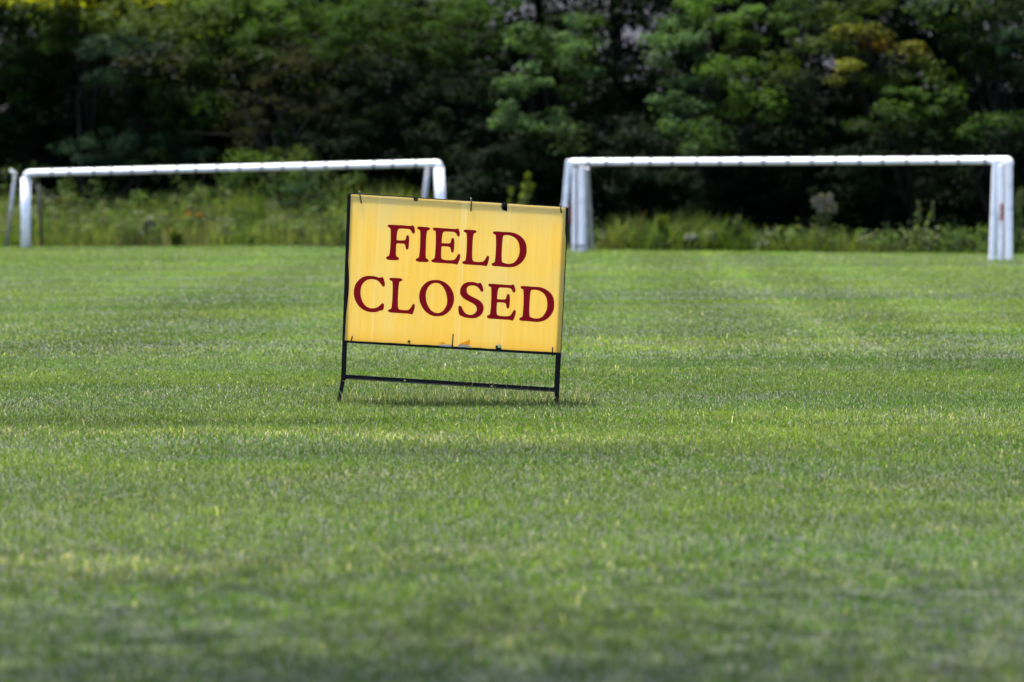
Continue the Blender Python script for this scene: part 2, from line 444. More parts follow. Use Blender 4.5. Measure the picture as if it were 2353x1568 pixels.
S_ = [(1650,208),(1740,215),(1810,235),(1860,252),(1885,240),(1920,230),(1950,255),(1985,330),(2010,410),(2012,460),(1995,495),(1970,503),(1935,480),(1900,425),(1850,370),(1790,332),(1720,315),(1640,315),(1570,340),(1530,390),(1520,450),(1535,520),(1575,575),(1660,630),(1760,680),(1860,730),(1940,790),(1995,870),(2020,960),(2010,1050),(1975,1140),(1910,1210),(1820,1260),(1720,1280),(1600,1275),(1480,1255),(1380,1220),(1315,1185),(1290,1130),(1277,1050),(1275,970),(1290,922),(1320,907),(1352,920),(1385,970),(1420,1045),(1470,1115),(1540,1160),(1620,1175),(1700,1165),(1770,1120),(1812,1060),(1820,1000),(1800,940),(1750,880),(1670,825),(1560,770),(1450,710),(1380,645),(1335,570),(1325,490),(1340,400),(1385,315),(1450,255),(1550,215)]
ZL = 2353 / 320.0
LETTERS = [('F', F_, None, 1530, 880), ('I', I_, None, 1530, 880), ('E', E_, None, 1530, 880), ('L', L_, None, 1840, 900), ('D', D_, Di, 1840, 900),
           ('C', C_, None, 1400, 1090), ('L', L_, None, 1840 - 297, 900 + 192.7), ('O', O_, Oi, 1660, 1100), ('S', S_, None, 1660, 1100),
           ('E', E_, None, 1530 + 222, 880 + 224.2), ('D', D_, Di, 1840 + 110.5, 900 + 218.7)]

def catmull(pts, k=4):
    out = []
    n = len(pts)
    for i in range(n):
        p0, p1, p2, p3 = (np.array(pts[(i + j) % n], float) for j in (-1, 0, 1, 2))
        for s in range(k):
            t = s / k
            out.append(tuple(0.5 * (2 * p1 + (p2 - p0) * t + (2 * p0 - 5 * p1 + 4 * p2 - p3) * t * t + (-p0 + 3 * p1 - 3 * p2 + p3) * t ** 3)))
    return out

def extrude_outline(bm, loops, y0, y1, conv):
    """solid plate from outlines (the first is the outside, the rest are holes)"""
    edges = []
    for lp in loops:
        vs = [bm.verts.new(conv(a, b, y0)) for a, b in lp]
        edges += [bm.edges.new((vs[i], vs[(i + 1) % len(vs)])) for i in range(len(vs))]
    res = bmesh.ops.triangle_fill(bm, edges=edges, use_beauty=True, use_dissolve=False)
    faces = [g for g in res['geom'] if isinstance(g, bmesh.types.BMFace)]
    ex = bmesh.ops.extrude_face_region(bm, geom=faces)
    vs = [g for g in ex['geom'] if isinstance(g, bmesh.types.BMVert)]
    bmesh.ops.translate(bm, verts=vs, vec=(0, y1 - y0, 0))

def panel_material():
    m = bpy.data.materials.new('yellow_corrugated_plastic')
    n, l, b = nodes(m)
    tc = n.new('ShaderNodeTexCoord')
    # turn into the board's own axes: the board hangs 3.4 degrees clockwise
    rot = n.new('ShaderNodeMapping'); rot.inputs['Rotation'].default_value = (0, R(-3.4), 0)
    l.new(tc.outputs['Object'], rot.inputs['Vector'])
    sep = n.new('ShaderNodeSeparateXYZ'); l.new(rot.outputs[0], sep.inputs[0])
    def math_(op, a, bb=None, c=None):
        q = n.new('ShaderNodeMath'); q.operation = op
        for i, v in enumerate((a, bb, c)):
            if v is None: continue
            if isinstance(v, (int, float)): q.inputs[i].default_value = v
            else: l.new(v, q.inputs[i])
        return q.outputs[0]
    def noise(scale, vec, detail=4, rough=0.55):
        t = n.new('ShaderNodeTexNoise'); t.inputs['Scale'].default_value = scale; t.inputs['Detail'].default_value = detail
        t.inputs['Roughness'].default_value = rough
        l.new(vec, t.inputs['Vector']); return t.outputs[0]
    def ramp(v, a, bb):
        q = n.new('ShaderNodeMapRange'); q.interpolation_type = 'SMOOTHSTEP'
        q.inputs[1].default_value = a; q.inputs[2].default_value = bb
        l.new(v, q.inputs[0]); return q.outputs[0]
    def mix(f, a, bb):
        q = n.new('ShaderNodeMix'); q.data_type = 'RGBA'
        if isinstance(f, (int, float)): q.inputs[0].default_value = f
        else: l.new(f, q.inputs[0])
        for i, v in ((6, a), (7, bb)):
            if isinstance(v, tuple): q.inputs[i].default_value = (*v, 1)
            else: l.new(v, q.inputs[i])
        return q.outputs[2]
    st = n.new('ShaderNodeMapping'); st.inputs['Scale'].default_value = (1, 1, 0.05); l.new(rot.outputs[0], st.inputs['Vector'])
    streak = noise(60, st.outputs[0], 3); wide = noise(9, st.outputs[0], 3); cloud = noise(5, rot.outputs[0], 5)
    base = mix(ramp(streak, 0.35, 0.7), (0.81, 0.560, 0.085), (0.84, 0.615, 0.140))
    base = mix(math_('MULTIPLY', ramp(wide, 0.45, 0.70), 0.50), base, (0.77, 0.65, 0.31))
    base = mix(math_('MULTIPLY', ramp(cloud, 0.48, 0.72), 0.42), base, (0.70, 0.59, 0.30))
    # weathered, greyer upper third and grime along the top, foot painted deeper for the backlight the rail blocks
    top = math_('MULTIPLY', ramp(math_('ADD', sep.outputs[2], math_('MULTIPLY', cloud, 0.10)), 0.74, 0.90), 0.55)
    base = mix(top, base, (0.62, 0.52, 0.28))
    foot = math_('MULTIPLY', math_('SUBTRACT', 1.0, ramp(math_('ADD', sep.outputs[2], math_('MULTIPLY', cloud, 0.03)), 0.245, 0.31)), 0.6)
    base = mix(foot, base, (0.80, 0.50, 0.03))
    # flutes of the board: one every 4 mm
    fl = math_('SINE', math_('MULTIPLY', sep.outputs[0], 2 * math.pi / 0.0042))
    base = mix(math_('MULTIPLY', ramp(fl, 0.2, 1.0), 0.16), base, (0.90, 0.74, 0.34))
    # two pale creases from folding
    for cx, w_, s_ in ((-0.335, 0.006, .22), (0.030, 0.0035, .75), (0.018, 0.010, .28), (0.215, 0.003, .35)):
        d = math_('ABSOLUTE', math_('SUBTRACT', sep.outputs[0], cx))
        base = mix(math_('MULTIPLY', math_('SUBTRACT', 1.0, ramp(d, w_ * 0.3, w_)), math_('MULTIPLY', s_, ramp(wide, 0.2, 0.6))), base, (0.84, 0.78, 0.62))
    # specks of dirt
    vo = n.new('ShaderNodeTexVoronoi'); vo.inputs['Scale'].default_value = 42; l.new(rot.outputs[0], vo.inputs['Vector'])
    spk = math_('MULTIPLY', math_('SUBTRACT', 1.0, ramp(vo.outputs['Distance'], 0.05, 0.11)), math_('MULTIPLY', ramp(noise(14, rot.outputs[0]), 0.45, 0.6), 0.6))
    base = mix(spk, base, (0.30, 0.17, 0.05))
    l.new(base, b.inputs['Base Color'])
    b.inputs['Roughness'].default_value = 0.38
    tr = n.new('ShaderNodeBsdfTranslucent')
    l.new(mix(0.30, base, (1.0, 0.94, 0.56)), tr.inputs['Color'])
    mx = n.new('ShaderNodeMixShader'); mx.inputs[0].default_value = 0.52
    l.new(b.outputs[0], mx.inputs[1]); l.new(tr.outputs[0], mx.inputs[2])
    l.new(mx.outputs[0], n['Material Output'].inputs['Surface'])
    bp = n.new('ShaderNodeBump'); bp.inputs['Strength'].default_value = 0.15; bp.inputs['Distance'].default_value = 0.001
    l.new(fl, bp.inputs['Height']); l.new(bp.outputs[0], b.inputs['Normal'])
    return m

def build_sign():
    base = S(770, 1420); base.z = 0.0
    root = empty('field_sign', base, 'tilted black metal frame sign with yellow FIELD CLOSED board on the grass', 'sign')
    iron = M_BLACKIRON
    up = Vector((0, 1, 0))
    FW = 0.019
    TL, TR, BR, BL = (140, 112), (1530, 203), (1490, 1120), (111, 1040)
    yb = Y_PANEL + 0.0045    # face of the irons, just behind the board
    def angle(bm, a, b, width_u, inner, d=yb, deep=0.019):
        """angle iron: flat leg width_u wide lying behind the board on the inner side, and a leg going back"""
        p, q = S(*a, d), S(*b, d)
        ax = (q - p).normalized(); side = ax.cross(Vector((0, 1, 0))).normalized() * inner
        w = width_u
        bar(bm, p + side * w / 2 + Vector((0, .0015, 0)), q + side * w / 2 + Vector((0, .0015, 0)), w, 0.003, Vector((0, 1, 0)), 0.0006)
        bar(bm, p + side * .0016 + Vector((0, .0032 + deep / 2, 0)), q + side * .0016 + Vector((0, .0032 + deep / 2, 0)), 0.0032, deep, Vector((0, 1, 0)), 0.0006)
    # uprights run from the top corners to the ground
    for k, (a, b, foot) in enumerate((((141, 118), (100, 1290), (66, 1450)), ((1529, 208), (1470, 1350), (1466, 1470)))):
        bm = bmesh.new()
        inn = 1 if k == 0 else -1
        if S(*b).z > S(*a).z: a, b = b, a
        sgn = 1
        p, q, f = S(*a, yb), S(*b, yb), S(*foot, yb)
        ax = (q - p).normalized()
        side = Vector((1 if k == 0 else -1, 0, 0)); side = (side - ax * side.dot(ax)).normalized()
        wid = 0.0205 if k == 0 else 0.0225
        for (s0, s1) in ((p, q), (q, f)):
            ax2 = (s1 - s0).normalized(); sd = (side - ax2 * side.dot(ax2)).normalized()
            w0 = wid if s0 is p else wid * 0.86
            bar(bm, s0 + sd * w0 / 2 + up * .0015, s1 + sd * w0 / 2 + up * .0015, w0, .003, up, 0.0005)
            bar(bm, s0 + sd * .0017 + up * .0128, s1 + sd * .0017 + up * .0128, .0033, .019, up, 0.0005)
        bm_obj('leg', bm, iron, root)
    # rails
    def rail(name, a, b, w, flip):
        bm = bmesh.new()
        p, q = S(*a, yb + 0.0032), S(*b, yb + 0.0032)
        ax = (q - p).normalized(); dn = Vector((0, 0, -1 if flip else 1)); dn = (dn - ax * dn.dot(ax)).normalized()
        bar(bm, p + dn * w / 2 + up * .0015, q + dn * w / 2 + up * .0015, .003, w, dn, 0.0005)
        bar(bm, p + dn * .0017 + up * .0061, q + dn * .0017 + up * .0061, .006, .0033, dn, 0.0005)
        return bm_obj(name, bm, iron, root)
    rail('top_rail', (152, 113), (1518, 202), 0.014, True)
    rail('bottom_rail', (126, 1053), (1470, 1133), 0.018, False)
    # low cross rail with two slots: flat leg with holes and a leg jutting forward at its foot
    bm = bmesh.new()
    p, q = (112, 1252), (1446, 1335)
    def on(t, dv): return (p[0] + (q[0] - p[0]) * t, p[1] + (q[1] - p[1]) * t + dv)
    outer = [on(0, 0), on(1, 0), on(1, 22), on(0, 22)]
    def slot(uc, vc):
        pts = []
        for i in range(12):
            a = i * 2 * math.pi / 12
            pts.append((uc + (4 if math.cos(a) > 0 else -4) + 4.2 * math.cos(a), vc + 0.062 * ((4 if math.cos(a) > 0 else -4)) + 4.2 * math.sin(a)))
        return pts
    extrude_outline(bm, [outer, slot(500, 1290), slot(1048, 1324.5)], yb + 0.0045, yb + 0.0075, S)
    a0, a1 = S(*on(0, 25), yb - 0.004), S(*on(1, 25), yb - 0.004)
    bar(bm, a0, a1, 0.022, 0.0032, Vector((0, 0, 1)), 0.0006)
    bm_obj('cross_rail', bm, iron, root)
    # the board, with notches torn at the fixing holes and a slightly wavy edge
    rng = random.Random(4)
    def edge(a, b, n, amp):
        return [(a[0] + (b[0] - a[0]) * i / n + rng.uniform(-amp, amp), a[1] + (b[1] - a[1]) * i / n + rng.uniform(-amp, amp)) for i in range(n)]
    tl, tr, br, bl = (163, 122), (1511, 204), (1477, 1116), (124, 1038)
    def ln(a, b, u): return a[1] + (b[1] - a[1]) * (u - a[0]) / (b[0] - a[0])
    top_pts = [tl] + [(u, ln(tl, tr, u) + rng.uniform(-1, 1)) for u in range(220, 540, 60)]
    top_pts += [(556, ln(tl, tr, 556)), (558, 166), (570, 169), (582, 165), (584, ln(tl, tr, 584))]
    top_pts += [(u, ln(tl, tr, u) + rng.uniform(-1, 1)) for u in range(640, 1080, 60)]
    top_pts += [(1108, ln(tl, tr, 1108)), (1110, 218), (1128, 226), (1143, 228), (1145, ln(tl, tr, 1145))]
    top_pts += [(u, ln(tl, tr, u) + rng.uniform(-1, 1)) for u in range(1200, 1500, 60)]
    right_pts = [tr, (1508, 300), (1506, 350), (1511, 400), (1507, 520), (1500, 640), (1495, 760), (1489, 880), (1483, 1000)]
    bot_pts = [br] + [(u, ln(bl, br, u) + rng.uniform(-1, 1)) for u in range(1420, 1130, -60)]
    bot_pts += [(1108, ln(bl, br, 1108)), (1106, 1072), (1090, 1067), (1074, 1072), (1071, ln(bl, br, 1071))]
    bot_pts += [(u, ln(bl, br, u) + rng.uniform(-1.5, 1.5)) for u in range(1020, 160, -55)]
    left_pts = [bl, (129, 960), (133, 880), (140, 820), (149, 740), (152, 660), (149, 590), (146, 540), (151, 460), (155, 340), (159, 220)]
    bm = bmesh.new()
    extrude_outline(bm, [top_pts + right_pts + bot_pts + left_pts], Y_PANEL, Y_PANEL + 0.004, S)
    panel = bm_obj('board', bm, panel_material(), root)
    # lettering
    red = worn('dark_red_vinyl', (0.33, 0.0045, 0.0110), (0.31, 0.0040, 0.0100), 20, 0.7, spec=0.08)
    for ch, outl, hole, ox, oy in LETTERS:
        bm = bmesh.new()
        loops = [[(ox + a / ZL, oy + b / ZL) for a, b in catmull(outl)]]
        if hole: loops.append([(ox + a / ZL, oy + b / ZL) for a, b in catmull(hole)])
        extrude_outline(bm, loops, Y_PANEL - 0.0008, Y_PANEL - 0.0001, SRC)
        o = bm_obj('letter', bm, red, panel)
        o['label'] = 'dark red serif letter ' + ch
    # cable ties
    for pts in (((215, 110), (222, 140), (228, 180)), ((917, 152), (918, 190), (915, 230)), ((1478, 192), (1479, 215), (1482, 239)),
                ((172, 1012), (166, 1035), (160, 1048)), ((805, 997), (801, 1040), (797, 1084)), ((1428, 1082), (1428, 1105), (1427, 1132))):
        bm = bmesh.new()
        pp = [S(u, v, Y_PANEL - 0.003) for u, v in pts]
        head = pp[0] if pts[0][1] < 600 else pp[-1]
        tube(bm, pp, 0.0027, 8)
        blob(bm, head + Vector((0, 0.002, 0.001)), (0.0045, 0.005, 0.004), 2)
        # loop passing behind the rail
        tail = pp[0] if pts[0][1] < 600 else pp[-1]
        sgn = 1 if pts[0][1] < 600 else -1
        tube(bm, [tail, tail + Vector((0, 0.015, 0.003 * sgn)), tail + Vector((0, 0.034, -0.004 * sgn)), tail + Vector((0, 0.036, -0.02 * sgn))], 0.0022, 6)
        bm_obj('cable_tie', bm, M_TIE, root, True)
    # bolts with washers in the fixing holes
    for u, v in ((573, 155), (1112, 197), (527, 1046), (1078, 1078)):
        bm = bmesh.new()
        c = S(u, v, Y_PANEL - 0.001)
        tube(bm, [c + Vector((0, 0.012, 0)), c + Vector((0, 0.0, 0))], 0.0055, 10)
        tube(bm, [c, c - Vector((0, 0.004, 0))], 0.0038, 6)
        bm_obj('bolt', bm, M_BOLT, root)
    # torn laminate along the foot of the board
    orange = bpy.data.materials.new('torn_orange_layer'); n, l, b = nodes(orange); b.inputs['Base Color'].default_value = (.85, .46, .03, 1)
    tr = n.new('ShaderNodeBsdfTranslucent'); tr.inputs['Color'].default_value = (1.0, .82, .32, 1); mx = n.new('ShaderNodeMixShader'); mx.inputs[0].default_value = .7
    l.new(b.outputs[0], mx.inputs[1]); l.new(tr.outputs[0], mx.inputs[2]); l.new(mx.outputs[0], n['Material Output'].inputs['Surface'])
    grey = worn('dirty_shredded_plastic', (0.50, 0.44, 0.36), (0.10, 0.09, 0.08), 90, 0.8)
    def flat(name, pts, mat, y0, y1):
        bm = bmesh.new(); extrude_outline(bm, [pts], y0, y1, S); bm_obj(name, bm, mat, panel)
    flat('tear', [(836, 1066), (850, 1058), (908, 1034), (911, 1056), (908, 1066), (880, 1068)], orange, Y_PANEL - 0.0009, Y_PANEL - 0.0002)
    flat('tear', [(717, 1048), (756, 1053), (758, 1059), (742, 1062), (716, 1056)], orange, Y_PANEL - 0.0009, Y_PANEL - 0.0002)
    flat('tear', [(714, 1066), (730, 1062), (748, 1067), (765, 1063), (795, 1068), (793, 1079), (752, 1077), (716, 1074)], grey, Y_PANEL - 0.0012, Y_PANEL - 0.0003)
    flat('tear', [(833, 1072), (850, 1064), (872, 1069), (893, 1066), (910, 1071), (912, 1082), (870, 1081), (836, 1080)], grey, Y_PANEL - 0.0012, Y_PANEL - 0.0003)
    torn = plain('pale_torn_edge', (0.72, 0.66, 0.45), 0.7)
    for pts in ([(1072, 1070), (1090, 1062), (1110, 1066), (1107, 1071), (1090, 1068), (1076, 1075)], [(163, 998), (170, 1001), (176, 997), (174, 1008), (166, 1010)],
                [(1422, 1076), (1430, 1079), (1435, 1075), (1433, 1086), (1425, 1085)], [(560, 168), (572, 172), (583, 167), (574, 176), (564, 175)], [(1112, 222), (1130, 229), (1144, 230), (1130, 233), (1114, 226)]):
        flat('tear', pts, torn, Y_PANEL - 0.0009, Y_PANEL - 0.0002)
build_sign()

# ------------------------------------------------------------------ the two goals
def arc_corner(a, b, c, r, n=6):
    """points of a rounded corner at b between a and c"""
    a, b, c = Vector(a), Vector(b), Vector(c)
    u = (a - b).normalized(); v = (c - b).normalized()
    return [b + u * r * (1 - t) ** 2 + v * r * t ** 2 for t in [i / n for i in range(n + 1)]]

def clips(root_bar, p0, p1, n, r, t0, t1):
    for i in range(n):
        t = t0 + (t1 - t0) * i / (n - 1) + random.Random(i).uniform(-.006, .006)
        c = p0.lerp(p1, t); ax = (p1 - p0).normalized()
        bm = bmesh.new()
        tube(bm, [c - ax * 0.014, c + ax * 0.014], r * 1.15, 20)
        bar(bm, c + Vector((0, 0, -r)), c + Vector((0, 0, -r - 0.018)), 0.018, 0.022, Vector((0, 1, 0)), 0.002)
        bm_obj('net_clip', bm, M_CLIP, root_bar)

def build_left_goal():
    d0, d1 = 60.6, 57.6
    A = P(60, 398, d0); B = P(1008, 375.5, d1)
    root = empty('soccer_goal', Vector((A.x, d0, float(ground_z(A.x, d0)))), 'white goal left of the sign, its round corner post whole beside the photo edge', 'goal')
    r = 0.043
    baseA = P(59, 564, d0); baseA.z = float(ground_z(baseA.x, d0)) - 0.03
    baseB = B + Vector((0.06, 0, 0)); baseB.z = float(ground_z(baseB.x, d1)) - 0.03
    # crossbar with its rounded ends
    bm = bmesh.new()
    pts = arc_corner(A + Vector((0, 0, -.13)), A - (B - A).normalized() * .02, A + (B - A) * .05, 0.10)[1:]
    pts2 = arc_corner(B - (B - A) * .05, B + (B - A).normalized() * .02, B + Vector((.0, 0, -.2)), 0.07)
    tube(bm, pts + pts2, r, 20)
    cb = bm_obj('crossbar', bm, M_WHITE, root, True)
    clips(cb, A, B, 18, r, 0.065, 0.95)
    bm = bmesh.new(); tube(bm, [A + Vector((-.005, 0, -.07)), baseA], [0.066, 0.070], 20, ell=(1.0, 0.75)); bm_obj('post', bm, M_WHITE, root, True)
    bm = bmesh.new(); tube(bm, [B + Vector((.0, 0, -.05)), baseB], [0.064, 0.070], 20, ell=(1.0, 0.75)); bm_obj('post', bm, M_WHITE, root, True)
    # rear struts with their end knobs, grey metal
    for (t, bX, bY, dd, nm) in (((34, 404), 14.5, 561, d0 + 0.7, 0), ((984, 386), 962, 561, d1 + 0.7, 1)):
        p = P(*t, dd); q = P(bX, bY, dd + 0.2); q.z = float(ground_z(q.x, q.y)) - 0.03
        bm = bmesh.new(); tube(bm, [p, q], 0.026 if nm == 0 else 0.034, 12)
        o = bm_obj('rear_strut', bm, M_GALV, root, True)
        bm = bmesh.new(); tube(bm, [p + Vector((.02, -.62, .07)), p + Vector((.01, -.05, .03)), p, p + Vector((-.012, 0, -.10))], [0.02, .024, .028, .026], 12)
        bm_obj('bracket', bm, M_WHITE, o, True)

def build_right_goal():
    d0, d1 = 54.7, 49.2
    A = P(1312, 373, d0); B = P(2318, 368.5, d1)
    root = empty('soccer_goal', Vector((A.x, d0, float(ground_z(A.x, d0)))), 'white goal right of the sign with splayed end frames and red stickers', 'goal')
    r = 0.041
    bm = bmesh.new()
    pts = arc_corner(A + Vector((-.03, 0, -.13)), A - (B - A).normalized() * .03, A + (B - A) * .05, 0.075)[1:]
    pts2 = arc_corner(B - (B - A) * .05, B + (B - A).normalized() * .02, B + Vector((.0, 0, -.2)), 0.055)
    tube(bm, pts + pts2, r, 20)
    cb = bm_obj('crossbar', bm, M_WHITE, root, True)
    clips(cb, A, B, 18, r, 0.045, 0.955)
    def post(name, X0, Y0, X1, Y1, dd, w, deep, mat=M_WHITE, dd1=None, bev=0.012):
        p = P(X0, Y0, dd); q = P(X1, Y1, dd1 or dd)
        q.z = float(ground_z(q.x, q.y)) - 0.03
        bm = bmesh.new(); bar(bm, p, q, w, deep, Vector((0, 1, 0)), bev)
        return bm_obj(name, bm, mat, root)
    # left end
    post('front_post', 1307, 368, 1288, 578, d0 - .35, 0.070, 0.08)
    m1 = post('middle_post', 1318.5, 384, 1318, 579, d0, 0.046, 0.08)
    post('middle_post', 1334.5, 384, 1334.5, 579, d0 - 0.05, 0.080, 0.08)
    post('rear_strut', 1350, 386, 1361.5, 577, d0 + .5, 0.045, 0.045, M_GALV, d0 + 0.9)
    post('rear_post', 1343, 384, 1346.5, 577, d0 + .35, 0.045, 0.05, M_GALV)
    # base strap of the left end
    p = P(1310, 565, d0 - .12); q = P(1347, 565, d0 - .12)
    bm = bmesh.new(); bar(bm, p, q, .02, .016, Vector((0, 0, 1)), .003); bm_obj('base_strap', bm, M_CLIP, root)
    # right end
    post('front_post', 2287.5, 366, 2278.5, 597, d1 - .3, 0.062, 0.08)
    m2 = post('middle_post', 2299.5, 378, 2297, 597, d1, 0.056, 0.06)
    post('rear_post', 2319, 376, 2319, 597, d1 + .25, 0.068, 0.08)
    post('rear_strut', 2308, 378, 2306, 470, d1 + .42, 0.05, 0.03, M_GALV, d1 + .42)
    # stickers
    for (X, Y, w, h, dd, par) in ((1312, 491, 0.034, 0.26, d0 - .405, m1), (2302, 488, 0.036, 0.20, d1 - .048, m2)):
        c = P(X, Y, dd)
        bm = bmesh.new(); bar(bm, c - Vector((0, 0, h / 2)), c + Vector((0, 0, h / 2)), w, .004, Vector((0, 1, 0)))
        o = bm_obj('sticker', bm, M_RED, par); o['label'] = 'faded red sticker'
build_left_goal()
build_right_goal()

def build_stake():
    d = 61.4
    p = P(88, 424, d); q = P(97, 560, d); q.z = float(ground_z(q.x, d)) - .05
    bm = bmesh.new(); tube(bm, [q, p.lerp(q, .5) + Vector((.006, 0, 0)), p], [.028, .025, .022], 10)
    o = bm_obj('stake', bm, worn('dark_weathered_wood', (.030, .028, .026), (.055, .05, .045), 12, .9, stretch=(1, 1, .2)), None, True)
    clear_tag(o, 'thin dark leaning stake among weeds just behind the left goal post', 'stake')
build_stake()

# ------------------------------------------------------------------ trees and shrubs
def leaf_cloud(rng, centers, radii, counts, size, cols, droop=0.35, aspect=0.6):
    """leaf blades scattered through clumps; returns verts, colours (4 verts per leaf)"""
    Vs, Cs = [], []
    for c, rad, n, col, sz in zip(centers, radii, counts, cols, size):
        d = rng.normal(size=(n, 3)); d /= np.linalg.norm(d, axis=1)[:, None] + 1e-9
        rr = rng.rand(n) ** 0.45
        pos = np.array(c) + d * rr[:, None] * np.array(rad)
        # the leaf lies roughly level, tilting outwards from its clump
        nrm = d * 0.55 + np.array([0, 0, 0.9]) + rng.normal(size=(n, 3)) * 0.45
        nrm /= np.linalg.norm(nrm, axis=1)[:, None]
        t = d + rng.normal(size=(n, 3)) * 0.7 - np.array([0, 0, droop])
        t -= nrm * np.sum(t * nrm, 1)[:, None]; t /= np.linalg.norm(t, axis=1)[:, None] + 1e-9
        b = np.cross(nrm, t)
        L = (sz * (0.65 + 0.7 * rng.rand(n)))[:, None]; W = L * aspect
        v = np.stack([pos - t * L * 0.5, pos + b * W * 0.5 - nrm * L * .06, pos + t * L * 0.5 - nrm * L * 0.12, pos - b * W * 0.5 - nrm * L * .06], 1)
        Vs.append(v)
        cc = np.array(col) * (0.82 + 0.36 * rng.rand(n))[:, None]
        Cs.append(cc)
    return np.concatenate(Vs), np.concatenate(Cs)

def leaves_obj(name, V, C, parent, kind=None):
    n = len(V)
    L = root_of(parent).location if parent else Vector((0, 0, 0))
    V = V.reshape(-1, 3) - np.array([L.x, L.y, L.z])
    me = np_mesh(name, V, np.arange(n * 4, dtype=np.int32), np.arange(n, dtype=np.int32) * 4, np.repeat(C, 4, 0))
    o = link(name, me, M_LEAF, parent)
    if kind: o['kind'] = kind
    return o

DARK = (0.0105, 0.022, 0.0056); DEEP = (0.0052, 0.0105, 0.0056); MID = (0.018, 0.040, 0.008); OLIVE = (0.024, 0.040, 0.007)  # DEEP puts the shade of hollows and undersides into the leaf colour
BRIGHT = (0.038, 0.076, 0.013); YEL = (0.14, 0.16, 0.012); PALE = (0.046, 0.074, 0.036); SILV = (0.11, 0.14, 0.11)
BROWN = (0.018, 0.019, 0.010); ORANGE = (0.105, 0.070, 0.011); BLUEG = (0.013, 0.029, 0.018); RED = (0.16, 0.035, 0.012)
GLOSS = (0.040, 0.078, 0.028); GOLD = (0.072, 0.080, 0.012)

def tree(name, label, cat, px, off, masses, seed, leaf=0.075, dens=1.0, top=0.0, group='trees and shrubs behind the field', bark=None, limbs=True, spread=0.7, height=None):
    """masses: (px, py, rx, ry, colour) of foliage seen in the photograph, in its 2353 px frame"""
    rng = np.random.RandomState(seed)
    x0, y0 = at_edge(px, off)
    gz = float(ground_z(x0, y0))
    root = empty(name, (x0, y0, gz), label, cat, group)
    cs, rs, ns, cols, szs = [], [], [], [], []
    tips = []
    my0 = float(np.mean([m_[1] for m_ in masses]))
    for (mx, my, rx, ry, col) in masses:
        d = y0 + rng.uniform(-spread, spread) * .6 - 0.55 * (my - my0) / 100.0
        c = P(mx, my, d); ppm = FPX / d
        RX, RZ = rx * 1.04 / ppm, ry * 1.16 / ppm
        tips.append(c)
        nsub = max(2, int(RX * RZ * 80 * dens))
        for _ in range(nsub):
            a = rng.rand() * 2 * np.pi; rr = rng.rand() ** 0.5
            dz = rng.uniform(-1, 1)
            q = np.array([c.x + math.cos(a) * rr * RX * math.sqrt(max(0, 1 - dz * dz * .7)), d + math.sin(a) * rr * max(RX, .35) * 0.8, c.z + dz * RZ])
            q[2] = max(q[2], gz + 0.12)
            s = rng.uniform(0.11, 0.24)
            cs.append(q); rs.append((s * 1.25, s * 1.25, s * 0.62)); ns.append(int(rng.uniform(70, 120) * min(1.1, dens)))
            cols.append(np.array(col) * rng.uniform(0.65, 1.3)); szs.append(leaf * .78)
    if top > 0:   # the part of the crown above the picture
        zt = max(c.z for c in tips)
        for _ in range(int(46 * dens)):
            q = np.array([x0 + rng.normal() * 0.9, y0 + rng.normal() * 0.9 + .5, zt + 0.2 + rng.rand() * top])
            s = rng.uniform(0.3, 0.5)
            cs.append(q); rs.append((s, s, s * .7)); ns.append(60); cols.append(np.array(masses[0][4])); szs.append(leaf * 1.5)
    V, C = leaf_cloud(rng, cs, rs, ns, szs, cols)
    bm = bmesh.new()
    hz = (max(c.z for c in tips) - .35 + top * .6) if height is None else height
    pts = [Vector((x0, y0 + .2, gz - .1)), Vector((x0 + rng.uniform(-.1, .1), y0 + .3, gz + (hz - gz) * .3)), Vector((x0 + rng.uniform(-.2, .2), y0 + rng.uniform(.3, .5), gz + (hz - gz) * .65)), Vector((x0 + rng.uniform(-.25, .25), y0 + .4, hz))]
    tube(bm, pts, [.06 + .012 * hz, .05 + .006 * hz, .035, .012], 9)
    for c in tips:
        t = rng.uniform(.15, .55)
        s = pts[0].lerp(pts[-1], t) if c.z > pts[0].lerp(pts[-1], t).z else pts[0].lerp(pts[-1], .12)
        mid = s.lerp(c, .5) + Vector((rng.uniform(-.08, .08), rng.uniform(-.1, .1), .1))
        tube(bm, [s, mid, c], [.03, .02, .006], 6)
        for _ in range(4):
            e = c + Vector((rng.normal() * .3, rng.normal() * .3, rng.normal() * .2))
            tube(bm, [mid.lerp(c, rng.uniform(.3, .9)), e], [.010, .003], 5)
    bm_obj('trunk', bm, bark or M_BARK, root, True)
    leaves_obj('crown', V, C, root)
    return root

tree('leafy_tree', 'dark dense leafy tree filling the left edge of the treeline', 'tree', 60, 5.5,
     [(40, 50, 130, 80, DARK), (110, 150, 110, 70, DARK), (10, 220, 110, 90, DARK), (130, 250, 110, 80, DEEP), (60, 320, 120, 60, DEEP), (230, 240, 80, 80, DEEP), (60, 190, 60, 40, MID), (180, 300, 90, 50, DEEP)], 101, 0.08, 1.2, 3.0)
tree('leafy_tree', 'tree with bright yellow-green leaf tips near the top left corner', 'tree', 200, 4.6,
     [(215, 44, 66, 20, YEL), (180, 15, 90, 45, OLIVE), (160, 85, 70, 40, MID), (250, 80, 50, 25, MID)], 102, 0.075, 1.1, 0.2)
tree('willow_shrub', 'silvery grey-leaved shrub below the yellow-green leaf tips', 'shrub', 320, 4.0,
     [(345, 88, 60, 26, SILV), (300, 95, 80, 30, PALE), (270, 140, 90, 50, BLUEG), (330, 160, 70, 40, BLUEG)], 103, 0.07, 1.1)
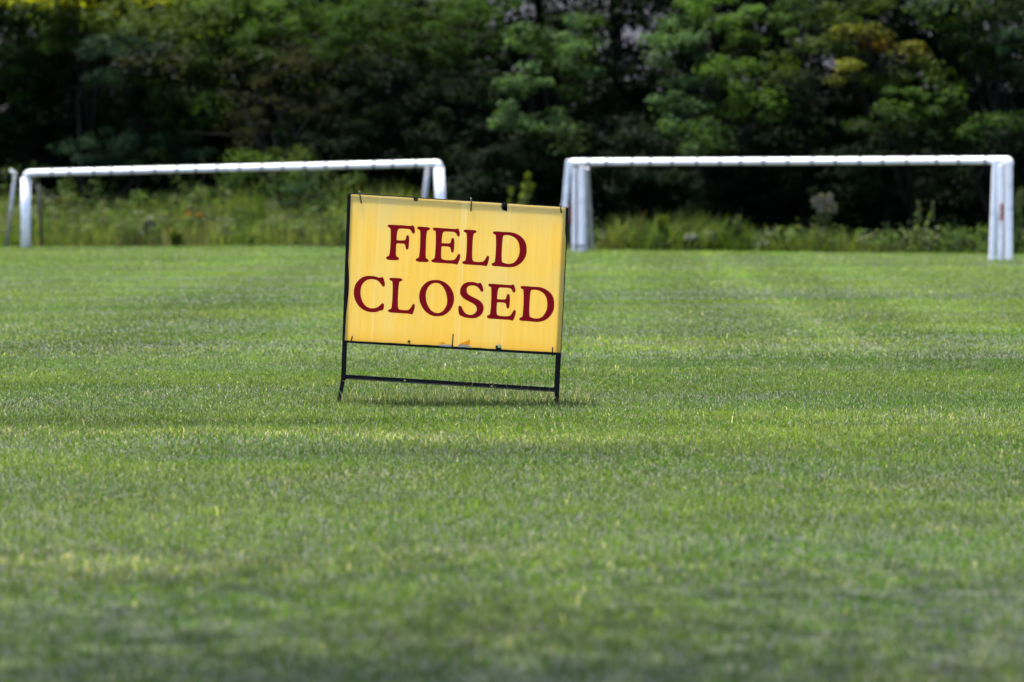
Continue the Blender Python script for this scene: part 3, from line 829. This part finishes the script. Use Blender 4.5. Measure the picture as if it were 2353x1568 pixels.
tree('leafy_tree', 'yellowish green tree beside the silvery shrub on the left', 'tree', 430, 4.4,
     [(430, 125, 80, 45, OLIVE), (470, 180, 70, 50, OLIVE), (385, 190, 60, 55, OLIVE), (420, 260, 90, 60, DARK), (330, 260, 90, 70, DEEP), (470, 260, 50, 40, MID)], 104, 0.07, 1.0, 0.6)
tree('leafy_tree', 'tall mid green tree above the middle of the left goal', 'tree', 610, 5.4,
     [(600, 25, 150, 40, BRIGHT), (520, 60, 80, 45, BRIGHT), (500, 20, 70, 30, PALE), (700, 70, 120, 55, MID), (640, 120, 110, 50, MID), (560, 130, 80, 50, MID), (760, 20, 90, 40, BRIGHT)], 105, 0.075, 1.15)
tree('thin_tree', 'sparse brownish half-dead tree over the left goal crossbar', 'tree', 640, 4.2,
     [(560, 250, 90, 80, BROWN), (650, 210, 90, 70, BROWN), (600, 300, 90, 50, BROWN), (740, 230, 90, 80, BROWN), (700, 310, 100, 50, DARK), (540, 180, 40, 60, OLIVE)], 106, 0.06, 0.55, 0.3, bark=M_DEADWOOD)
tree('leafy_tree', 'broad mid green tree above the gap between the goals', 'tree', 890, 5.2,
     [(860, 50, 130, 50, MID), (960, 45, 110, 50, OLIVE), (900, 125, 110, 45, MID), (800, 130, 70, 40, MID), (970, 120, 70, 40, MID), (860, 210, 110, 60, DEEP), (930, 300, 120, 60, DEEP), (800, 330, 90, 50, DEEP)], 107, 0.07, 1.1)
tree('leafy_tree', 'dark tree with scattered pale leaves behind the sign', 'tree', 1060, 5.0,
     [(1060, 60, 100, 55, MID), (1130, 40, 80, 40, MID), (1040, 150, 110, 60, DARK), (1060, 250, 120, 70, DEEP), (1140, 330, 120, 50, DEEP), (1010, 340, 90, 60, DEEP), (1130, 210, 60, 40, GLOSS)], 108, 0.08, 1.0)
tree('dogwood_tree', 'pale green glossy tree left of the bright spreading tree', 'tree', 1250, 4.4,
     [(1270, 75, 100, 35, GLOSS), (1330, 130, 70, 30, GLOSS), (1200, 170, 80, 35, GLOSS), (1290, 190, 90, 30, MID), (1190, 255, 70, 30, GLOSS), (1270, 285, 90, 28, GLOSS), (1320, 320, 70, 30, DARK), (1210, 100, 70, 30, MID), (1380, 60, 60, 30, MID)], 109, 0.09, 0.85)
tree('maple_tree', 'bright green spreading tree above the left half of the right goal', 'tree', 1650, 3.8,
     [(1640, 20, 120, 32, BRIGHT), (1560, 70, 80, 30, GLOSS), (1720, 60, 100, 35, BRIGHT), (1600, 110, 60, 25, GLOSS), (1720, 125, 90, 28, OLIVE), (1650, 170, 90, 30, BRIGHT), (1590, 210, 80, 28, GLOSS), (1680, 225, 100, 28, BRIGHT), (1760, 240, 70, 28, BRIGHT), (1570, 270, 60, 25, GLOSS), (1640, 310, 90, 25, MID), (1780, 170, 60, 26, OLIVE), (1540, 160, 50, 30, PALE), (1600, 345, 40, 20, GLOSS)], 110, 0.085, 1.0)
tree('sumac_tree', 'tree turning orange and yellow above the right goal', 'tree', 2040, 3.4,
     [(1960, 35, 90, 30, OLIVE), (1990, 75, 60, 22, GOLD), (2005, 100, 22, 10, ORANGE), (1900, 95, 60, 26, OLIVE), (2075, 115, 50, 26, GOLD), (2080, 160, 70, 30, OLIVE), (1950, 165, 50, 18, GOLD), (2090, 110, 8, 6, ORANGE), (2040, 180, 60, 20, OLIVE), (2150, 190, 40, 30, OLIVE)], 111, 0.085, 1.15, 0.0)
tree('sumac_tree', 'green rounded shrub below the orange-tipped tree', 'shrub', 2100, 3.0,
     [(2070, 225, 60, 24, BRIGHT), (2150, 225, 50, 30, BRIGHT), (2190, 265, 40, 34, MID), (2110, 280, 100, 32, MID), (2020, 290, 60, 30, DARK), (2080, 335, 110, 30, DEEP)], 112, 0.08, 1.1)
tree('leafy_tree', 'grey-green tree in the top right corner behind the field', 'tree', 2310, 5.0,
     [(2310, 50, 80, 45, PALE), (2340, 110, 60, 40, BLUEG), (2230, 60, 70, 40, DARK), (2260, 150, 80, 40, DARK), (2200, 30, 90, 30, MID)], 113, 0.08, 0.95, 0.4)
tree('leafy_shrub', 'small green shrub above the right end of the right goal', 'shrub', 2280, 3.4,
     [(2270, 285, 70, 28, MID), (2320, 270, 50, 26, MID), (2230, 320, 70, 26, DARK), (2320, 340, 60, 30, DEEP)], 114, 0.08, 1.0)
tree('leafy_shrub', 'dark shrub in the shade between the bright tree and the orange tree', 'shrub', 1860, 4.6,
     [(1850, 230, 70, 50, DEEP), (1860, 320, 110, 50, DEEP), (1790, 350, 90, 40, DEEP), (1900, 60, 60, 40, DARK), (1840, 20, 70, 30, MID)], 115, 0.08, 1.0)
tree('leafy_shrub', 'low blue-green shrub over the left part of the left goal', 'shrub', 300, 3.4,
     [(290, 335, 120, 30, BLUEG), (200, 350, 90, 25, BLUEG), (400, 345, 100, 30, BLUEG), (330, 380, 120, 30, DARK)], 116, 0.065, 1.0)
tree('leafy_shrub', 'light green bushy growth poking above the left goal crossbar', 'shrub', 650, 2.4,
     [(640, 365, 80, 18, OLIVE), (560, 375, 80, 18, BRIGHT), (720, 380, 60, 16, OLIVE), (600, 430, 120, 30, MID)], 117, 0.06, 1.0)
tree('leafy_shrub', 'blue-green bush under the right part of the left goal crossbar', 'shrub', 740, 2.0,
     [(745, 420, 55, 26, PALE), (700, 450, 60, 30, BLUEG), (760, 470, 60, 40, MID)], 118, 0.06, 1.0)
tree('leafy_shrub', 'dark low bush directly behind the left end of the right goal', 'shrub', 1420, 4.2,
     [(1400, 330, 90, 50, DEEP), (1480, 360, 90, 50, DEEP), (1420, 420, 110, 50, DEEP), (1520, 450, 100, 50, DEEP)], 119, 0.075, 1.7)
tree('leafy_shrub', 'dark low bush behind the middle of the right goal', 'shrub', 1700, 4.2,
     [(1640, 400, 110, 50, DEEP), (1750, 390, 110, 50, DEEP), (1690, 480, 120, 50, DEEP)], 120, 0.075, 1.7)
tree('leafy_shrub', 'dark low bush behind the right end of the right goal', 'shrub', 2080, 4.0,
     [(1960, 400, 110, 50, DEEP), (2080, 400, 110, 50, DEEP), (2200, 400, 100, 50, DEEP), (2020, 480, 120, 50, DEEP), (2170, 480, 110, 50, DEEP), (2300, 430, 80, 60, DEEP)], 121, 0.075, 1.7)
tree('leafy_shrub', 'dark shrub between the goals half hidden by the sign', 'shrub', 1130, 3.0,
     [(1100, 400, 90, 50, DEEP), (1180, 430, 90, 40, DEEP), (1240, 390, 70, 50, DEEP), (1060, 460, 80, 40, DEEP)], 122, 0.07, 1.6)

# tall dark trees of the second row, each reaching out of the picture
def back_tree(px, off, label, seed, h=7.0, wid=2.0, low=0.2, n=330):
    rng = np.random.RandomState(seed)
    x0, y0 = at_edge(px, off)
    root = empty('tall_tree', (x0, y0, float(ground_z(x0, y0))), label, 'tree', 'tall dark trees behind the shrubs')
    cs, rs, ns, cols, szs = [], [], [], [], []
    for _ in range(n):
        z = low + (h - low) * rng.rand() ** 1.1
        f = math.sin(min(1, (z - low + .8) / (h - low + .8)) * math.pi) ** 0.5
        a = rng.rand() * 2 * np.pi; rr = wid * f * rng.rand() ** .5
        cs.append((x0 + math.cos(a) * rr, y0 + math.sin(a) * rr, z)); s = rng.uniform(.28, .5)
        rs.append((s, s, s * .6)); ns.append(60); cols.append(np.array(DEEP if rng.rand() < .85 else DARK) * rng.uniform(.7, 1.1)); szs.append(.12)
    for _ in range(120):   # low leafy skirt
        a = rng.rand() * 6.283; rr = 2.5 * rng.rand() ** .5; s = rng.uniform(.28, .45)
        cs.append((x0 + math.cos(a) * rr, y0 + math.sin(a) * rr * .6, rng.uniform(.2, 2.3))); rs.append((s, s, s * .7)); ns.append(55); cols.append(np.array(DEEP)); szs.append(.12)
    V, C = leaf_cloud(rng, cs, rs, ns, szs, cols)
    bm = bmesh.new()
    top = Vector((x0 + rng.uniform(-.3, .3), y0, h * .9))
    b0 = Vector((x0, y0, -.1))
    tube(bm, [b0, b0.lerp(top, .35), b0.lerp(top, .7), top], [.17, .13, .08, .02], 10)
    for i in range(7):
        t = .2 + .1 * i; s = b0.lerp(top, t); a = rng.rand() * 6.28
        tube(bm, [s, s + Vector((math.cos(a) * .7, math.sin(a) * .7, .4)), s + Vector((math.cos(a) * 1.5, math.sin(a) * 1.5, .6))], [.05, .035, .01], 6)
    bm_obj('trunk', bm, M_BARK, root, True)
    leaves_obj('crown', V, C, root)
for i, (px, off, lab) in enumerate((
        (-90, 9, 'tall dark tree cut by the left edge of the photo'), (110, 10, 'tall dark tree behind the dense tree on the left edge'),
        (300, 9.5, 'tall dark tree behind the silvery shrub'), (480, 10.5, 'tall dark tree behind the yellowish green tree'),
        (640, 11.5, 'tall dark tree behind the half-dead brownish tree'), (880, 10, 'tall dark tree behind the broad mid green tree'),
        (1060, 10.5, 'tall dark tree directly behind the sign'), (1600, 10, 'tall dark tree behind the bright spreading tree'),
        (1800, 9.5, 'tall dark tree between the bright tree and the orange tree'), (1990, 9, 'tall dark tree behind the orange and yellow tree'),
        (2180, 10, 'tall dark tree behind the green rounded shrub'), (2440, 10, 'tall dark tree cut by the right edge of the photo'),
        (1260, 12, 'tall thin-leaved tree behind the pale green glossy tree'), (1420, 11.5, 'tall thin-leaved tree above the left end of the right goal'),
        (760, 12, 'tall thin-leaved tree right of the half-dead brownish tree'))):
    back_tree(px, off, lab, 300 + i, n=330 if i < 12 else 210)

def shade_tree():  # tree out of view, added to cast shade on the near grass
    rng = np.random.RandomState(77)
    x0, y0 = -4.6, 9.6
    root = empty('leafy_tree', (x0, y0, 0), 'unseen leafy tree added beside the camera, shading the nearest grass', 'tree')
    cs, rs, ns, cols, szs = [], [], [], [], []
    bm = bmesh.new()
    b0 = Vector((x0, y0, -.1)); top = Vector((x0 + .6, y0, 7.6))
    tube(bm, [b0, b0.lerp(top, .4), b0.lerp(top, .75), top], [.2, .15, .10, .03], 12)
    for _ in range(1700):
        f = rng.rand() ** .7
        a = rng.rand() * 6.283
        dx_ = math.cos(a) * 4.0 * f
        q = Vector((x0 + 3.5 + dx_, y0 + 0.45 - .13 * dx_ + math.sin(a) * 2.9 * f, 5.8 + rng.normal() * .35 + (1 - f) * .6))
        s = rng.uniform(.3, .5)
        cs.append(tuple(q)); rs.append((s, s, s * .55)); ns.append(6); cols.append(np.array(MID)); szs.append(.085)
        if _ % 50 == 0:
            st = b0.lerp(top, rng.uniform(.5, .85))
            tube(bm, [st, st.lerp(q, .5) + Vector((0, 0, .2)), q], [.04, .022, .006], 6)
    V, C = leaf_cloud(rng, cs, rs, ns, szs, cols)
    bm_obj('trunk', bm, M_BARK, root, True)
    leaves_obj('crown', V, C, root)
shade_tree()

# ------------------------------------------------------------------ rough growth along the edge of the field
def rough_growth():
    rng = np.random.RandomState(55)
    n = 26000
    px = rng.uniform(-150, 2520, n)
    k = (px - 1176.5) / FPX
    left = 1 - sstep(820, 1300, px)
    off = rng.rand(n) ** 1.2 * (1.4 + 2.6 * left) + 0.15 * rng.normal(size=n)
    y = (56.4 + 0.35 + off) / (1 + .69 * k); x = k * y
    pn = vnoise(x * 1.3, y * .8, 61)
    h = (0.04 + 0.10 * rng.rand(n)) + left * (0.10 + (0.25 + 0.55 * pn) * sstep(0, 2.2, off) * (0.6 + .6 * rng.rand(n))) + (1 - left) * 0.52 * sstep(.55, .9, pn) * rng.rand(n) ** 1.5 - (1 - left) * 0.07 * rng.rand(n)
    kp = (rng.rand(n) < 0.25 + .75 * left + .6 * (1 - left) * sstep(.4, .7, pn)); x, y, h, left, off, pn = x[kp], y[kp], h[kp], left[kp], off[kp], pn[kp]; n = len(x)
    w = 0.010 + 0.012 * rng.rand(n)
    pal = np.array([(0.088, 0.150, 0.024), (0.064, 0.115, 0.024), (0.115, 0.150, 0.040), (0.100, 0.096, 0.060), (0.040, 0.078, 0.020)])
    ci = np.clip((vnoise(x * 1.1 + 9, y * .9, 62) * 3.6 + rng.rand(n) * 1.5).astype(int), 0, 4)
    col = pal[ci] * ((0.45 + .22 * left)[:, None] + .55 * rng.rand(n)[:, None]) * ((1 - .22 * (1 - left)) * (1 - .25 * (1 - left) * sstep(.3, .9, off)))[:, None]
    blades('weeds', x, y, h, w, 0.12 + .5 * rng.rand(n), rng.rand(n) * 6.283, col, M_GRASS)
    # floor of rough grass right back under the trees
    n = 22000
    px = rng.uniform(-200, 2560, n); k = (px - 1176.5) / FPX
    off = 0.8 + rng.rand(n) * 9; y = (56.4 + off) / (1 + .69 * k); x = k * y
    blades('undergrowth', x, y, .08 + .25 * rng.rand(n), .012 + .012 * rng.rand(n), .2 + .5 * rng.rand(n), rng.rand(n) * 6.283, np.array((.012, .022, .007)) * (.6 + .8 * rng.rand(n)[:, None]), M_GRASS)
    n = 7000
    px = rng.uniform(-150, 840, n); k = (px - 1176.5) / FPX
    off = .2 + 2.6 * rng.rand(n); y = (56.4 + off) / (1 + .69 * k); x = k * y
    pn = vnoise(x * 1.6 + 30, y * 1.2, 66)
    kp = rng.rand(n) < sstep(.3, .7, pn); x, y, off = x[kp], y[kp], off[kp]; n = len(x)
    blades('wispy_grass', x, y, .18 + .22 * off * rng.rand(n) + .2 * rng.rand(n), .006 + .006 * rng.rand(n), .1 + .4 * rng.rand(n), rng.rand(n) * 6.283, np.array((.105, .130, .050)) * (.6 + .7 * rng.rand(n)[:, None]), M_GRASS)
    # broad leaves among the weeds on the left
    V, C = [], []
    cs, rs, ns, cols, sz = [], [], [], [], []
    for _ in range(520):
        px_ = rng.uniform(-60, 830) if rng.rand() < .72 else rng.uniform(1350, 2420)
        o = rng.rand() * (3.2 if px_ < 900 else 1.2) + .2
        xx, yy = at_edge(px_, o)
        hh = (0.15 + 0.28 * o * rng.uniform(.5, 1.1)) if px_ < 900 else rng.uniform(.06, .28)
        s = rng.uniform(.07, .16)
        cs.append((xx, yy, hh)); rs.append((s, s, s * 1.1)); ns.append(int(rng.uniform(14, 30)))
        cols.append(np.array([(0.045, .080, .018), (.064, .094, .030), (.032, .058, .018), (.085, .098, .066)][rng.randint(4)]) * rng.uniform(.7, 1.2)); sz.append(.055)
    V, C = leaf_cloud(rng, cs, rs, ns, sz, cols)
    leaves_obj('broadleaf_weeds', V, C, None, 'stuff')
rough_growth()

def wild_plant(name, label, px, off, h, kind, seed, cat='plant', n_stem=5):
    rng = np.random.RandomState(seed)
    x0, y0 = at_edge(px, off)
    g = float(ground_z(x0, y0))
    root = empty(name, (x0, y0, g), label, cat, 'wild plants along the field edge')
    bm = bmesh.new(); tips = []
    for i in range(n_stem):
        e = Vector((x0 + rng.normal() * h * .16, y0 + rng.normal() * h * .12, g + h * rng.uniform(.75, 1.0)))
        b = Vector((x0 + rng.normal() * .02, y0 + rng.normal() * .02, g - .03))
        tube(bm, [b, b.lerp(e, .5) + Vector((rng.normal() * .02, 0, .02)), e], [.006, .005, .003], 5)
        tips.append((b, e))
    bm_obj('stem', bm, M_STEM, root, True)
    cs, rs, ns, cols, sz = [], [], [], [], []
    leafc = {'spike': (.06, .10, .024), 'white': (.04, .07, .02), 'plume': (.03, .05, .02), 'orange': (.04, .07, .018), 'yellow': (.075, .11, .018)}[kind]
    for b, e in tips:
        for t in np.linspace(.2, .9, 5):
            c = b.lerp(e, t); cs.append(tuple(c)); s = .07 if kind != 'spike' else .04
            rs.append((s, s, s)); ns.append(9); cols.append(np.array(leafc) * rng.uniform(.7, 1.3)); sz.append(.06)
    V, C = leaf_cloud(rng, cs, rs, ns, sz, cols); leaves_obj('foliage', V, C, root)
    fc = {'spike': (.12, .135, .05), 'white': (.42, .41, .38), 'plume': (.19, .175, .13), 'orange': (.42, .15, .012), 'yellow': (.18, .20, .018)}[kind]
    fs = {'spike': (.03, .03, .16), 'white': (.05, .05, .035), 'plume': (.07, .07, .10), 'orange': (.035, .035, .025), 'yellow': (.06, .06, .06)}[kind]
    for b, e in tips:
        V, C = leaf_cloud(rng, [tuple(e)], [fs], [34 if kind != 'orange' else 22], [.028 if kind != 'orange' else .034], [np.array(fc) * rng.uniform(.8, 1.15)])
        q = np.array([[-1, -1, -1], [1, -1, -1], [1, 1, -1], [-1, 1, -1], [-1, -1, 1], [1, -1, 1], [1, 1, 1], [-1, 1, 1]]) * np.array(fs) * .62 + np.array(e)
        core = np.stack([q[list(f_)] for f_ in ((3, 2, 1, 0), (4, 5, 6, 7), (0, 1, 5, 4), (1, 2, 6, 5), (2, 3, 7, 6), (3, 0, 4, 7))])
        V = np.concatenate([core, V]); C = np.concatenate([np.tile(np.array(fc) * .8, (6, 1)), C])
        leaves_obj('flower_head', V, C, root)
M_STEM = plain('green_stem', (.05, .07, .025), .7)
wild_plant('flowering_weed', 'low weed with white flower heads behind the left half of the right goal', 1590, .3, .22, 'white', 401, n_stem=9)
wild_plant('flowering_weed', 'tall weed with pale plume heads under the middle of the right goal', 1885, .9, .68, 'plume', 402, n_stem=6)
wild_plant('tall_grass_spike', 'single tall pale green spike near the right end of the right goal', 2103, .7, .62, 'spike', 403, n_stem=3)
wild_plant('flowering_weed', 'weed with orange flowers in the middle of the weeds under the left goal', 446, .9, .46, 'orange', 404, n_stem=3)
wild_plant('flowering_weed', 'small weed with orange flowers close to the left goal post', 250, 1.3, .50, 'orange', 405, n_stem=2)
wild_plant('flowering_weed', 'small weed with orange flowers nearest the left edge of the sign', 578, .3, .18, 'orange', 406, n_stem=2)
wild_plant('flowering_weed', 'pale grey-white flowering weed among the weeds under the left goal', 345, .7, .34, 'plume', 407, n_stem=7)
wild_plant('leafy_weed', 'upright yellow-green weed between the goals just left of the right goal', 1180, 1.6, .98, 'yellow', 408, n_stem=4)
wild_plant('leafy_weed', 'small yellow-green weed nearest the left end of the right goal', 1525, .5, .42, 'yellow', 409, n_stem=5)
wild_plant('leafy_weed', 'short bright green weed standing right of the white flowered weed', 1690, .5, .36, 'spike', 410, n_stem=6)
wild_plant('leafy_weed', 'leafy weed beyond the right goal at the right edge of the photo', 2340, .8, .75, 'spike', 411, n_stem=6)
wild_plant('leafy_weed', 'bright green leafy clump by the lawn edge under the left goal', 405, .2, .20, 'yellow', 412, n_stem=8)
